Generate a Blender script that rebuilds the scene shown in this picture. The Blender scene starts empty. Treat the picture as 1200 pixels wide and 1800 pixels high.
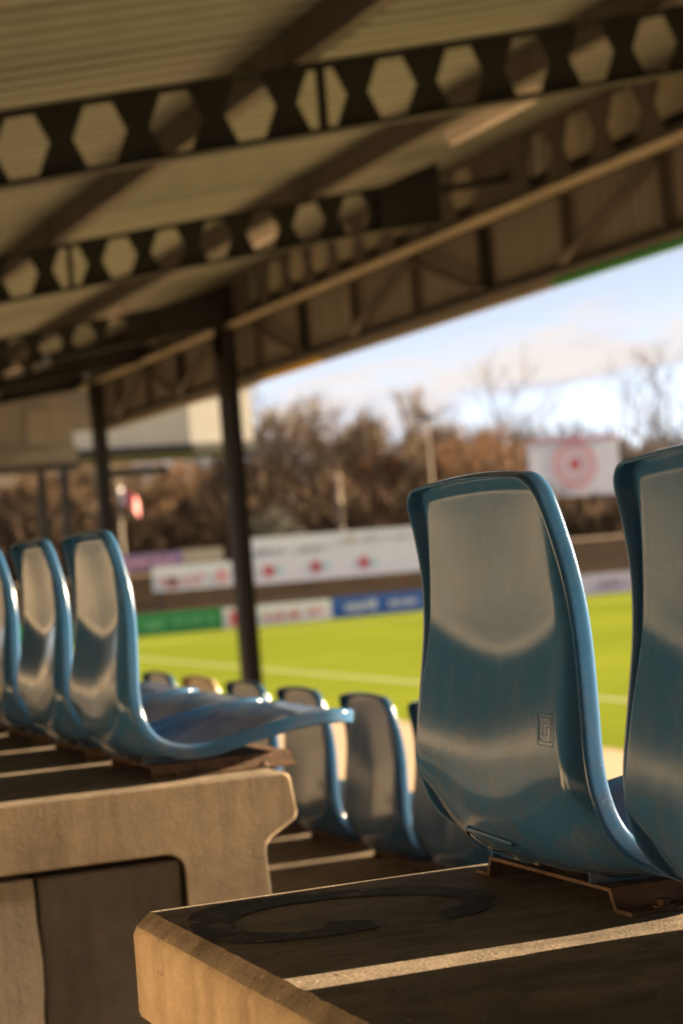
import bpy, bmesh, math, random
from mathutils import Vector, Matrix, noise

# ------------------------------------------------------------------ camera, sky, sun, exposure
sc = bpy.context.scene
COL = sc.collection
CZ = 3.4                                   # camera height above the pitch; all heights below are given relative to it

cam_d = bpy.data.cameras.new('camera')
cam = bpy.data.objects.new('camera', cam_d)
COL.objects.link(cam)
Rv = Vector((0.931083, -0.356034, -0.079522))
Uv = Vector((0.068304, -0.04399, 0.996694))
Bv = Vector((-0.358355, -0.933437, -0.01664))
cam.matrix_world = Matrix(((Rv.x, Uv.x, Bv.x, 0), (Rv.y, Uv.y, Bv.y, 0), (Rv.z, Uv.z, Bv.z, CZ), (0, 0, 0, 1)))
cam_d.sensor_fit = 'VERTICAL'
cam_d.sensor_height = 36.0
cam_d.sensor_width = 24.0
cam_d.lens = 72.08
cam_d.clip_start = 0.05
cam_d.clip_end = 3000
cam_d.dof.use_dof = True
cam_d.dof.focus_distance = 2.22
cam_d.dof.aperture_fstop = 5.6
cam_d.dof.aperture_blades = 9
sc.camera = cam

SUN_EL = math.radians(13.0)
SUN_AZ = math.radians(91.0)                # clockwise from +Y: the sun stands over the pitch
world = bpy.data.worlds.new('World')
sc.world = world
world.use_nodes = True
wt = world.node_tree
wt.nodes.clear()
wo = wt.nodes.new('ShaderNodeOutputWorld')
bg = wt.nodes.new('ShaderNodeBackground')
sky = wt.nodes.new('ShaderNodeTexSky')
sky.sky_type = 'NISHITA'
sky.sun_disc = False
sky.sun_elevation = SUN_EL
sky.sun_rotation = SUN_AZ
sky.altitude = 8600
sky.air_density = 1.0
sky.dust_density = 0.0
sky.ozone_density = 1.0
bg.inputs['Strength'].default_value = 0.05
wt.links.new(bg.outputs[0], wo.inputs[0])


def wn(kind, **kw):
    n = wt.nodes.new(kind)
    for k, v in kw.items():
        setattr(n, k, v)
    return n


def wmath(op, a, b=None, c=None, clamp=False):
    n = wn('ShaderNodeMath', operation=op, use_clamp=clamp)
    for i, v in enumerate((a, b, c)):
        if v is None:
            continue
        if isinstance(v, (int, float)):
            n.inputs[i].default_value = v
        else:
            wt.links.new(v, n.inputs[i])
    return n.outputs[0]


# clouds: broken banks of cumulus low over the horizon all the way round
tc = wn('ShaderNodeTexCoord')


def cloud_density(dz):
    mp = wn('ShaderNodeMapping')
    mp.inputs['Location'].default_value = CLOUD_LOC[0], CLOUD_LOC[1], CLOUD_LOC[2] + dz * 9.0
    mp.inputs['Scale'].default_value = (2.0, 2.0, 9.0)
    wt.links.new(tc.outputs['Generated'], mp.inputs['Vector'])
    nz = wn('ShaderNodeTexNoise')
    nz.inputs['Scale'].default_value = 2.6
    nz.inputs['Detail'].default_value = 7.0
    nz.inputs['Roughness'].default_value = 0.55
    wt.links.new(mp.outputs[0], nz.inputs['Vector'])
    return nz.outputs[0]


CLOUD_LOC = (2.3, 7.58, 6.06)
d0 = cloud_density(0.0)
d1 = cloud_density(0.016)
cmask = wn('ShaderNodeMapRange', interpolation_type='SMOOTHSTEP')
cmask.inputs['From Min'].default_value = 0.52
cmask.inputs['From Max'].default_value = 0.62
wt.links.new(d0, cmask.inputs['Value'])
base = wmath('MULTIPLY_ADD', wmath('SUBTRACT', d1, d0), 6.0, 0.35, clamp=True)
ccol = wn('ShaderNodeMixRGB')
ccol.inputs['Color1'].default_value = (3.05, 2.75, 2.55, 1)
ccol.inputs['Color2'].default_value = (1.55, 1.4, 1.75, 1)
wt.links.new(base, ccol.inputs['Fac'])
# thin winter air: mostly white with a little blue
bw = wn('ShaderNodeRGBToBW')
wt.links.new(sky.outputs[0], bw.inputs[0])
hsv = wn('ShaderNodeMixRGB')
hsv.inputs['Fac'].default_value = 0.72
wt.links.new(sky.outputs[0], hsv.inputs['Color1'])
wt.links.new(bw.outputs[0], hsv.inputs['Color2'])
cmix = wn('ShaderNodeMixRGB')
wt.links.new(wmath('MULTIPLY', cmask.outputs[0], 0.9), cmix.inputs['Fac'])
wt.links.new(hsv.outputs[0], cmix.inputs['Color1'])
wt.links.new(ccol.outputs[0], cmix.inputs['Color2'])
wt.links.new(cmix.outputs[0], bg.inputs['Color'])

sun_d = bpy.data.lights.new('sun', 'SUN')
sun = bpy.data.objects.new('sun', sun_d)
COL.objects.link(sun)
sun_d.energy = 5.0
sun_d.angle = math.radians(0.5)
sun_d.color = (1.0, 0.75, 0.46)
sdir = Vector((math.sin(SUN_AZ) * math.cos(SUN_EL), math.cos(SUN_AZ) * math.cos(SUN_EL), math.sin(SUN_EL)))
sun.location = sdir * 200
sun.rotation_euler = sdir.to_track_quat('Z', 'Y').to_euler()

vs = sc.view_settings
vs.view_transform = 'Standard'
vs.look = 'None'
vs.gamma = 1.0
vs.use_curve_mapping = False
vs.exposure = 2.65

cy = sc.cycles
cy.use_denoising = True
cy.max_bounces = 8
cy.diffuse_bounces = 5
cy.glossy_bounces = 4
cy.sample_clamp_indirect = 12.0

rnd = random.Random(7)

# ------------------------------------------------------------------ helpers
WLOC = {}


def props(o, label=None, cat=None, group=None, kind=None):
    if label: o['label'] = label
    if cat: o['category'] = cat
    if group: o['group'] = group
    if kind: o['kind'] = kind
    return o


def empty(name, loc, label=None, cat=None, group=None, rz=0.0):
    o = bpy.data.objects.new(name, None)
    o.empty_display_size = 0.1
    o.location = (loc[0], loc[1], loc[2] + CZ)
    o.rotation_euler = (0, 0, rz)
    COL.objects.link(o)
    WLOC[o.name] = Vector(loc)
    return props(o, label, cat, group)


class MB:
    """collects geometry given in world metres (heights relative to the camera) into one mesh"""

    def __init__(s):
        s.v = []; s.f = []; s.m = []; s.mi = 0

    def add(s, vs, fs):
        n = len(s.v)
        s.v += [Vector(a) for a in vs]
        s.f += [tuple(n + i for i in f) for f in fs]
        s.m += [s.mi] * len(fs)
        return s

    def box(s, x0, x1, y0, y1, z0, z1):
        return s.add([(x0, y0, z0), (x1, y0, z0), (x1, y1, z0), (x0, y1, z0), (x0, y0, z1), (x1, y0, z1), (x1, y1, z1), (x0, y1, z1)],
                     [(0, 3, 2, 1), (4, 5, 6, 7), (0, 1, 5, 4), (1, 2, 6, 5), (2, 3, 7, 6), (3, 0, 4, 7)])

    def bar(s, a, b, w, h, up=(0, 0, 1)):
        a = Vector(a); b = Vector(b); d = (b - a).normalized()
        sd = d.cross(Vector(up)).normalized(); u = sd.cross(d)
        vs = []
        for p in (a, b):
            for i, j in ((-1, -1), (1, -1), (1, 1), (-1, 1)):
                vs.append(p + sd * (i * w / 2) + u * (j * h / 2))
        return s.add(vs, [(0, 1, 2, 3), (7, 6, 5, 4), (0, 4, 5, 1), (1, 5, 6, 2), (2, 6, 7, 3), (3, 7, 4, 0)])

    def prism(s, pts, ax, a0, a1):
        """polygon in the plane across axis ax, extruded from a0 to a1"""
        def mk(p, a):
            q = list(p); q.insert(ax, a); return q
        n = len(pts)
        vs = [mk(p, a0) for p in pts] + [mk(p, a1) for p in pts]
        fs = [tuple(range(n)), tuple(range(2 * n - 1, n - 1, -1))]
        fs += [(i, i + n, (i + 1) % n + n, (i + 1) % n) for i in range(n)]
        return s.add(vs, fs)

    def tube(s, path, rad, n=6, cap=True):
        path = [Vector(p) for p in path]
        if isinstance(rad, (int, float)): rad = [rad] * len(path)
        vs = []; fs = []
        for i, p in enumerate(path):
            d = (path[min(i + 1, len(path) - 1)] - path[max(i - 1, 0)]).normalized()
            a = d.orthogonal().normalized() if i == 0 else (a - d * a.dot(d)).normalized()
            b = d.cross(a)
            for k in range(n):
                t = 2 * math.pi * k / n
                vs.append(p + (a * math.cos(t) + b * math.sin(t)) * rad[i])
        for i in range(len(path) - 1):
            for k in range(n):
                fs.append((i * n + k, i * n + (k + 1) % n, (i + 1) * n + (k + 1) % n, (i + 1) * n + k))
        if cap:
            fs.append(tuple(range(n - 1, -1, -1)))
            m = (len(path) - 1) * n
            fs.append(tuple(range(m, m + n)))
        return s.add(vs, fs)

    def build(s, name, mat, parent=None, smooth=False, local=False, recalc=True, **kw):
        me = bpy.data.meshes.new(name)
        if local or not s.v:
            org = Vector((0, 0, 0))
        elif parent is not None:
            org = WLOC[parent.name]
        else:
            lo = [min(v[i] for v in s.v) for i in range(3)]; hi = [max(v[i] for v in s.v) for i in range(3)]
            org = Vector(((lo[0] + hi[0]) / 2, (lo[1] + hi[1]) / 2, lo[2]))
        me.from_pydata([tuple(v - org) for v in s.v], [], s.f)
        mats = mat if isinstance(mat, (list, tuple)) else [mat]
        for m in mats: me.materials.append(m)
        if len(mats) > 1: me.polygons.foreach_set('material_index', s.m)
        if recalc:
            bm = bmesh.new(); bm.from_mesh(me)
            bmesh.ops.recalc_face_normals(bm, faces=bm.faces)
            bm.to_mesh(me); bm.free()
        if smooth:
            me.polygons.foreach_set('use_smooth', [True] * len(me.polygons))
        me.update()
        o = bpy.data.objects.new(name, me)
        COL.objects.link(o)
        if parent is not None:
            o.parent = parent
            WLOC[o.name] = WLOC[parent.name]
        elif not local:
            o.location = (org.x, org.y, org.z + CZ)
            WLOC[o.name] = org
        return props(o, **kw)


def bevel(o, w, seg=2):
    m = o.modifiers.new('bevel', 'BEVEL'); m.width = w; m.segments = seg; m.limit_method = 'ANGLE'
    return o


def dup(root, loc, label=None, group=None):
    r = root.copy(); COL.objects.link(r); r.location = (loc[0], loc[1], loc[2] + CZ)
    WLOC[r.name] = Vector(loc)
    if label: r['label'] = label
    if group: r['group'] = group
    r.rotation_euler = (math.radians(rnd.uniform(-.5, .5)), math.radians(rnd.uniform(-.7, .7)), math.radians(rnd.uniform(-1.0, 1.0)))
    for ch in list(root.children):
        c = ch.copy(); COL.objects.link(c); c.parent = r
        for g in ch.children:
            d = g.copy(); COL.objects.link(d); d.parent = c
    return r


# ------------------------------------------------------------------ materials
def new_mat(name):
    m = bpy.data.materials.new(name); m.use_nodes = True
    t = m.node_tree
    b = t.nodes['Principled BSDF']
    return m, t, b


def N(t, kind, **kw):
    n = t.nodes.new(kind)
    for k, v in kw.items(): setattr(n, k, v)
    return n


def noise_n(t, scale, detail=4.0, rough=0.55, coord='Object', stretch=None):
    c = N(t, 'ShaderNodeTexCoord')
    out = c.outputs[coord]
    if stretch:
        mp = N(t, 'ShaderNodeMapping'); mp.inputs['Scale'].default_value = stretch
        t.links.new(out, mp.inputs['Vector']); out = mp.outputs[0]
    n = N(t, 'ShaderNodeTexNoise')
    n.inputs['Scale'].default_value = scale; n.inputs['Detail'].default_value = detail; n.inputs['Roughness'].default_value = rough
    t.links.new(out, n.inputs['Vector'])
    return n.outputs[0]


def ramp(t, src, stops):
    r = N(t, 'ShaderNodeValToRGB')
    e = r.color_ramp.elements
    while len(e) < len(stops): e.new(0.5)
    for i, (p, c) in enumerate(stops):
        e[i].position = p
        e[i].color = (*c, 1) if len(c) == 3 else c
    t.links.new(src, r.inputs['Fac'])
    return r.outputs[0]


def bump(t, b, src, strength, dist=0.005):
    n = N(t, 'ShaderNodeBump'); n.inputs['Strength'].default_value = strength; n.inputs['Distance'].default_value = dist
    t.links.new(src, n.inputs['Height'])
    t.links.new(n.outputs[0], b.inputs['Normal'])


def mixc(t, fac, a, b_, mode='MIX'):
    n = N(t, 'ShaderNodeMixRGB', blend_type=mode)
    for s, v in (('Fac', fac), ('Color1', a), ('Color2', b_)):
        if isinstance(v, (int, float)): n.inputs[s].default_value = v
        elif isinstance(v, tuple): n.inputs[s].default_value = (*v, 1)
        else: t.links.new(v, n.inputs[s])
    return n.outputs[0]


def plain(name, c, rough=0.6, var=0.25, scale=3.0, metal=0.0, bmp=0.0, coord='Object', spec=0.5, stretch=None):
    m, t, b = new_mat(name)
    n = noise_n(t, scale, 5, 0.6, coord, stretch)
    col = ramp(t, n, [(0.3, tuple(x * (1 - var) for x in c)), (0.7, tuple(min(1, x * (1 + var)) for x in c))])
    t.links.new(col, b.inputs['Base Color'])
    b.inputs['Roughness'].default_value = rough
    b.inputs['Metallic'].default_value = metal
    b.inputs['Specular IOR Level'].default_value = spec
    if bmp: bump(t, b, noise_n(t, scale * 8, 6, 0.6, coord), bmp)
    return m


def concrete(name, c, stain=0.35, pits=True, scuff=False):
    m, t, b = new_mat(name)
    big = noise_n(t, 2.2, 6, 0.62)
    mid = noise_n(t, 22, 6, 0.65)
    fine = noise_n(t, 240, 4, 0.6)
    col = ramp(t, big, [(0.28, tuple(x * (1 - stain) for x in c)), (0.62, c), (0.8, tuple(x * 1.12 for x in c))])
    col = mixc(t, 0.55, col, ramp(t, mid, [(0.3, (0.62, 0.6, 0.57)), (0.58, (1, 1, 1)), (0.8, (1.15, 1.12, 1.08))]), 'MULTIPLY')
    col = mixc(t, 0.35, col, ramp(t, fine, [(0.35, (0.6, 0.6, 0.6)), (0.6, (1, 1, 1))]), 'MULTIPLY')
    drip = noise_n(t, 4.0, 6, 0.65, stretch=(5, 5, .55))
    col = mixc(t, 0.6, col, ramp(t, drip, [(0.36, (0.55, 0.52, 0.49)), (0.52, (1, 1, 1)), (0.72, (1.12, 1.1, 1.08))]), 'MULTIPLY')
    h = N(t, 'ShaderNodeMath', operation='ADD')
    t.links.new(mid, h.inputs[0]); t.links.new(fine, h.inputs[1])
    hh = h.outputs[0]
    if pits:
        v = N(t, 'ShaderNodeTexVoronoi'); v.inputs['Scale'].default_value = 55
        tcn = N(t, 'ShaderNodeTexCoord'); t.links.new(tcn.outputs['Object'], v.inputs['Vector'])
        sel = noise_n(t, 14, 2)
        pit = N(t, 'ShaderNodeMapRange'); pit.inputs['From Min'].default_value = 0.10; pit.inputs['From Max'].default_value = 0.16
        t.links.new(v.outputs['Distance'], pit.inputs['Value'])
        gate = N(t, 'ShaderNodeMath', operation='GREATER_THAN'); gate.inputs[1].default_value = 0.60
        t.links.new(sel, gate.inputs[0])
        inv = N(t, 'ShaderNodeMath', operation='SUBTRACT'); inv.inputs[0].default_value = 1.0
        t.links.new(pit.outputs[0], inv.inputs[1])
        pg = N(t, 'ShaderNodeMath', operation='MULTIPLY')
        t.links.new(inv.outputs[0], pg.inputs[0]); t.links.new(gate.outputs[0], pg.inputs[1])
        col = mixc(t, pg.outputs[0], col, tuple(x * 0.25 for x in c))
        sb = N(t, 'ShaderNodeMath', operation='MULTIPLY_ADD')
        sb.inputs[1].default_value = -1.2
        t.links.new(pg.outputs[0], sb.inputs[0]); t.links.new(hh, sb.inputs[2])
        hh = sb.outputs[0]
    if scuff:
        sc1 = noise_n(t, 5, 7, 0.72, stretch=(1.0, 3.2, 1.0))
        col = mixc(t, 0.75, col, ramp(t, sc1, [(0.34, (0.45, 0.42, 0.40)), (0.50, (0.95, 0.95, 0.95)), (0.66, (1.35, 1.3, 1.22))]), 'MULTIPLY')
        sc2 = noise_n(t, 130, 3, 0.5)
        m1 = N(t, 'ShaderNodeMapRange'); m1.inputs['From Min'].default_value = 0.69; m1.inputs['From Max'].default_value = 0.74
        t.links.new(sc2, m1.inputs['Value'])
        col = mixc(t, m1.outputs[0], col, (0.52, 0.46, 0.38))
    t.links.new(col, b.inputs['Base Color'])
    rr = N(t, 'ShaderNodeMapRange'); rr.inputs['To Min'].default_value = 0.6; rr.inputs['To Max'].default_value = 0.95
    t.links.new(mid, rr.inputs['Value']); t.links.new(rr.outputs[0], b.inputs['Roughness'])
    bump(t, b, hh, 0.45, 0.003)
    return m


def seat_mat(name, c, dirt):
    m, t, b = new_mat(name)
    big = noise_n(t, 7, 5, 0.6)
    col = ramp(t, big, [(0.3, tuple(x * 0.86 for x in c)), (0.7, tuple(x * 1.1 for x in c))])
    # grime and pale wear specks collect low on the shell
    tcn = N(t, 'ShaderNodeTexCoord'); sp = N(t, 'ShaderNodeSeparateXYZ'); t.links.new(tcn.outputs['Object'], sp.inputs[0])
    low = N(t, 'ShaderNodeMapRange'); low.inputs['From Min'].default_value = 0.26; low.inputs['From Max'].default_value = 0.03
    t.links.new(sp.outputs['Z'], low.inputs['Value'])
    spk = noise_n(t, 420, 2, 0.5)
    patch = noise_n(t, 24, 4, 0.6)
    s1 = N(t, 'ShaderNodeMapRange'); s1.inputs['From Min'].default_value = 0.60; s1.inputs['From Max'].default_value = 0.68
    t.links.new(spk, s1.inputs['Value'])
    s2 = N(t, 'ShaderNodeMapRange'); s2.inputs['From Min'].default_value = 0.46; s2.inputs['From Max'].default_value = 0.6
    t.links.new(patch, s2.inputs['Value'])
    k1 = N(t, 'ShaderNodeMath', operation='MULTIPLY'); t.links.new(s1.outputs[0], k1.inputs[0]); t.links.new(s2.outputs[0], k1.inputs[1])
    k2 = N(t, 'ShaderNodeMath', operation='MULTIPLY'); t.links.new(k1.outputs[0], k2.inputs[0]); t.links.new(low.outputs[0], k2.inputs[1])
    k3 = N(t, 'ShaderNodeMath', operation='MULTIPLY'); k3.inputs[1].default_value = 0.4
    t.links.new(k2.outputs[0], k3.inputs[0])
    col = mixc(t, k3.outputs[0], col, dirt)
    g = N(t, 'ShaderNodeMath', operation='MULTIPLY'); g.inputs[1].default_value = 0.35
    t.links.new(s2.outputs[0], g.inputs[0])
    g2 = N(t, 'ShaderNodeMath', operation='MULTIPLY'); t.links.new(g.outputs[0], g2.inputs[0]); t.links.new(low.outputs[0], g2.inputs[1])
    col = mixc(t, g2.outputs[0], col, (0.09, 0.065, 0.045))
    t.links.new(col, b.inputs['Base Color'])
    # streaky haze of fine scratches in the gloss
    scr = noise_n(t, 9, 7, 0.7, stretch=(1, 9, 1.2))
    rr = N(t, 'ShaderNodeMapRange'); rr.inputs['To Min'].default_value = 0.04; rr.inputs['To Max'].default_value = 0.19
    t.links.new(scr, rr.inputs['Value']); t.links.new(rr.outputs[0], b.inputs['Roughness'])
    b.inputs['Specular IOR Level'].default_value = 0.34
    dust = noise_n(t, 13, 8, 0.75, stretch=(1, 1.6, .7))
    dm = N(t, 'ShaderNodeMapRange'); dm.inputs['From Min'].default_value = 0.5; dm.inputs['From Max'].default_value = 0.8; dm.inputs['To Max'].default_value = 0.16
    t.links.new(dust, dm.inputs['Value'])
    t.links.new(mixc(t, dm.outputs[0], col, (0.30, 0.27, 0.23)), b.inputs['Base Color'])
    bump(t, b, noise_n(t, 60, 6, 0.7), 0.08, 0.002)
    return m


M = {}
M['blue'] = seat_mat('seat_blue_plastic', (0.031, 0.102, 0.225), (0.5, 0.46, 0.4))
M['beige'] = seat_mat('seat_beige_plastic', (0.52, 0.40, 0.27), (0.6, 0.55, 0.45))
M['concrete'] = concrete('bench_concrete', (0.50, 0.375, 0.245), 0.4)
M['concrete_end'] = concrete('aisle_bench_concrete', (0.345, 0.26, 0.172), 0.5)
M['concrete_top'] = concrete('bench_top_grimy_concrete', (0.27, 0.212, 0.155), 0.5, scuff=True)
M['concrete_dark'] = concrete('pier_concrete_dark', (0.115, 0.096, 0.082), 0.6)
M['concrete_pale'] = concrete('pier_concrete_pale', (0.23, 0.19, 0.15), 0.3)
M['floor'] = concrete('gangway_concrete', (0.36, 0.30, 0.23), 0.4, pits=False)
M['paint'], t_, b_p = new_mat('worn_black_paint')
w_n = noise_n(t_, 34, 8, 0.75)
t_.links.new(ramp(t_, w_n, [(0.44, (0.016, 0.014, 0.013)), (0.57, (0.03, 0.026, 0.022)), (0.61, (0.20, 0.155, 0.115))]), b_p.inputs['Base Color'])
b_p.inputs['Roughness'].default_value = 0.7
bump(t_, b_p, noise_n(t_, 200, 5, 0.6), 0.3, 0.002)
M['rust'] = plain('rusty_bracket_steel', (0.13, 0.075, 0.045), 0.7, 0.5, 40, metal=0.3, bmp=0.3)
M['steel_black'] = plain('black_painted_steel', (0.005, 0.0048, 0.005), 0.65, 0.3, 4)
M['steel_grey'] = plain('grey_painted_steel', (0.07, 0.06, 0.052), 0.6, 0.3, 4)
M['steel_pale'] = plain('pale_painted_steel', (0.34, 0.31, 0.22), 0.6, 0.2, 3)
M['roof'] = plain('pale_roof_sheet', (0.185, 0.203, 0.165), 0.5, 0.16, 1.2, stretch=(0.3, 4, 1))
M['cladding'] = plain('brown_cladding', (0.22, 0.197, 0.17), 0.6, 0.15, 2, stretch=(1, 6, 0.4))
M['wall'] = plain('tan_rear_wall', (0.11, 0.094, 0.076), 0.7, 0.35, 1.2, stretch=(1, 3, 0.6), bmp=0.2)
M['white'] = plain('white_board', (0.80, 0.80, 0.90), 0.5, 0.05, 1)
M['whitewall'] = plain('white_cabin_wall', (0.43, 0.41, 0.385), 0.6, 0.08, 1)
M['gable'] = plain('dull_gable_sheet', (0.13, 0.11, 0.085), 0.6, 0.2, 1.5, stretch=(4, 1, 0.4))
M['reflect_band'] = plain('added_reflect_band', (0.46, 0.385, 0.29), 0.7, 0.3, 2.2, stretch=(1, 2, .3))  # added strip of unseen wall for the seat backs to reflect
M['hole_light'] = plain('pale_hole_light', (0.58, 0.54, 0.42), 0.6, 0.15, 3)  # pale tone stands in for lit roof sheet behind the eaves holes
M['riser'] = concrete('dim_riser_concrete', (0.13, 0.105, 0.08), 0.4)  # darkened so the lower seats reflect less sunlit concrete
M['wall_bounce'] = plain('cream_bounce_wall', (0.80, 0.68, 0.52), 0.8, 0.06, 2)  # added bright stretch of unseen wall that bounces light forward
M['wall_dark'] = plain('dark_reflect_wall', (0.045, 0.035, 0.028), 0.6, 0.2, 1.5, stretch=(1, 4, 0.5))  # dark tone for unseen wall pieces that shape the seat reflections
M['green'] = plain('green_board', (0.012, 0.24, 0.07), 0.5, 0.1, 1)
M['lightgreen'] = plain('pale_green_print', (0.22, 0.5, 0.3), 0.5, 0.1, 1)
M['bluebd'] = plain('blue_board', (0.02, 0.10, 0.46), 0.5, 0.1, 1)
M['red'] = plain('red_print', (0.62, 0.10, 0.13), 0.5, 0.1, 1)
M['pink'] = plain('pink_print', (0.74, 0.36, 0.42), 0.5, 0.08, 1)
M['purple'] = plain('purple_board', (0.30, 0.19, 0.36), 0.5, 0.1, 1)
M['lilac'] = plain('lilac_board', (0.62, 0.55, 0.80), 0.5, 0.1, 1)
M['greyprint'] = plain('grey_print', (0.17, 0.16, 0.20), 0.5, 0.1, 1)
M['cyan'] = plain('pale_cyan_print', (0.42, 0.63, 0.72), 0.5, 0.05, 1)
M['cream'] = plain('cream_board', (0.50, 0.42, 0.30), 0.5, 0.1, 1)
M['yellow'] = plain('yellow_board', (0.62, 0.42, 0.02), 0.5, 0.08, 1)
M['tube'] = plain('white_lamp_housing', (0.80, 0.74, 0.68), 0.4, 0.03, 2)
M['track'] = plain('pale_tan_apron', (0.46, 0.34, 0.22), 0.9, 0.15, 0.5)
M['line'] = plain('white_line_paint', (0.55, 0.56, 0.40), 0.8, 0.08, 2)
M['ground'] = plain('winter_ground', (0.085, 0.06, 0.035), 0.95, 0.4, 0.15)
M['terrace'] = plain('weathered_terrace', (0.095, 0.058, 0.030), 0.9, 0.4, 0.6, stretch=(0.2, 1, 4))
M['bark'] = plain('tree_bark', (0.075, 0.055, 0.04), 0.9, 0.4, 3)
M['twig'] = plain('bare_twigs', (0.25, 0.165, 0.095), 0.9, 0.45, 0.5)
M['twig_grey'] = plain('grey_bare_twigs', (0.24, 0.185, 0.13), 0.9, 0.4, 0.5)
M['twig_red'] = plain('russet_bare_twigs', (0.27, 0.165, 0.095), 0.9, 0.4, 0.5)
M['brush'] = plain('brown_undergrowth', (0.075, 0.046, 0.023), 0.95, 0.5, 0.3)
M['wood_far'] = plain('far_wood_brown', (0.085, 0.049, 0.025), 0.95, 0.5, 0.2)
M['evergreen'] = plain('evergreen_leaves', (0.010, 0.013, 0.006), 0.8, 0.4, 2)
M['shed'] = plain('dark_brown_boards', (0.05, 0.03, 0.022), 0.8, 0.3, 1)
M['brick'] = plain('reddish_wall', (0.21, 0.10, 0.065), 0.85, 0.25, 2)
M['pole'] = plain('pale_pole_paint', (0.28, 0.225, 0.17), 0.6, 0.1, 1)


def grass_mat():
    m, t, b = new_mat('artificial_grass')
    n1 = noise_n(t, 0.09, 4, 0.6); n2 = noise_n(t, 9, 5, 0.7)
    col = ramp(t, n1, [(0.3, (0.160, 0.208, 0.024)), (0.7, (0.238, 0.285, 0.034))])
    col = mixc(t, 0.4, col, ramp(t, n2, [(0.3, (0.7, 0.75, 0.6)), (0.7, (1.1, 1.08, 1))]), 'MULTIPLY')
    t.links.new(col, b.inputs['Base Color'])
    b.inputs['Roughness'].default_value = 0.9
    b.inputs['Specular IOR Level'].default_value = 0.0
    return m


M['grass'] = grass_mat()

# ------------------------------------------------------------------ the ground, pitch and terraces
G = -CZ
MB().add([(-600, -400, G - 0.06), (900, -400, G - 0.06), (900, 1500, G - 0.06), (-600, 1500, G - 0.06)], [(0, 1, 2, 3)]).build('ground', M['ground'], kind='structure')
MB().box(7.3, 14.75, -40, 90.4, G - 0.05, G).build('track', M['track'], kind='structure')
MB().box(14.75, 90, -40, 90.4, G - 0.05, G + 0.004).build('pitch', M['grass'], kind='structure')
ln = MB()
ln.box(18.95, 19.09, -30, 82.0, G + 0.004, G + 0.008)
ln.box(19.09, 80, 81.86, 82.0, G + 0.004, G + 0.008)
ln.build('pitch_line', M['line'], kind='structure')

RISE = 0.46
S1 = -0.399                                 # top of the row the photograph stands behind
AISLE = (2.293, 3.519)


def arc(cx, cz, r, a0, a1, n=5):
    return [(cx + r * math.cos(math.radians(a0 + (a1 - a0) * i / n)), cz + r * math.sin(math.radians(a0 + (a1 - a0) * i / n))) for i in range(n + 1)]


def unit_profile(rear, nose, thick=0.121, drop=0.46, ch=0.021):
    """L-shaped precast step, clockwise from the rear bottom: slab with a chamfered nose and a downstand"""
    L = nose
    p = []
    p += [(rear + 0.010, -thick), (rear + 0.002, -thick + 0.004), (rear, -thick + 0.012), (rear, -0.08), (rear, -0.05), (rear, -ch - 0.001)]
    p += [(rear + ch * 0.20, -ch * 0.66), (rear + ch * 0.58, -ch * 0.32), (rear + ch, 0.0)]
    n = 14
    for i in range(1, n):
        p.append((rear + ch + (L - 0.012 - rear - ch) * i / n, 0.0))
    p += [(L - 0.012, 0), (L - 0.003, -0.004), (L, -0.012), (L + 0.008, -0.075), (L + 0.004, -0.086)]
    p += [(L - 0.045, -0.115), (L - 0.054, -0.126), (L - 0.057, -0.14), (L - 0.04, -drop)]
    p += [(L - 0.205, -drop), (L - 0.205, -thick - 0.035)] + arc(L - 0.24, -thick - 0.035, 0.035, 0, 90, 4)[1:]
    p += [(L - 0.3, -thick)]
    return p


def precast(name, rear, nose, z, y0, y1, mat, stations, wear=0.0, **kw):
    prof = unit_profile(rear, nose)
    n = len(prof)
    mb = MB()
    ys = stations
    cx = sum(p[0] for p in prof) / n; cz = -0.12
    for j, y in enumerate(ys):
        for i, (px, pz) in enumerate(prof):
            sx, sz = px, pz
            if j == 0 or j == len(ys) - 1:          # eased ends
                sx += 0.003 * (1 if px < cx else -1); sz += 0.003 * (1 if pz < -0.06 else -1)
            if wear:
                q = Vector((px * 9, y * 9, pz * 9))
                a = noise.fractal(q, 0.9, 2.1, 4)
                b_ = noise.fractal(Vector((px * 3, y * 31, pz * 31)), 0.9, 2.1, 4)
                if 5 <= i <= 8:                     # broken arris along the rear top edge
                    k = max(-0.6, min(1.6, 0.25 * noise.noise(Vector((3.3, y * 6, 1.7))) + 0.4 * noise.noise(Vector((8.1, y * 30, i * 0.25))) + 0.2 * noise.noise(Vector((2.1, y * 95, i * 0.9))) + 0.2))
                    if i == 5: sz -= wear * 0.9 * max(0, k)
                    elif i == 8: sx += wear * 0.7 * max(0, k)
                    else: sx += wear * 0.35 * k; sz -= wear * 0.35 * k
                sx += 0.0007 * a; sz += 0.0008 * b_ * (0 if 8 < i < 22 else 1)
            mb.v.append(Vector((sx, y, z + sz)))
    for j in range(len(ys) - 1):
        for i in range(n):
            mb.f.append((j * n + i, j * n + (i + 1) % n, (j + 1) * n + (i + 1) % n, (j + 1) * n + i))
    mb.f.append(tuple(range(n))); mb.f.append(tuple(range((len(ys) - 1) * n, len(ys) * n)))
    mb.m = [0] * len(mb.f)
    for j in range(len(ys) - 1):
        for i in range(6, 22): mb.m[j * n + i] = 1     # trodden upper face; worn arris shares the dark tone as painted-in shade
        for i in range(28, 30): mb.m[j * n + i] = 2    # riser coloured dark to cut its reflection in the seats below
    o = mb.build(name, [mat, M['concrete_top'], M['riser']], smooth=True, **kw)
    o.data.set_sharp_from_angle(angle=math.radians(32))
    return o


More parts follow.
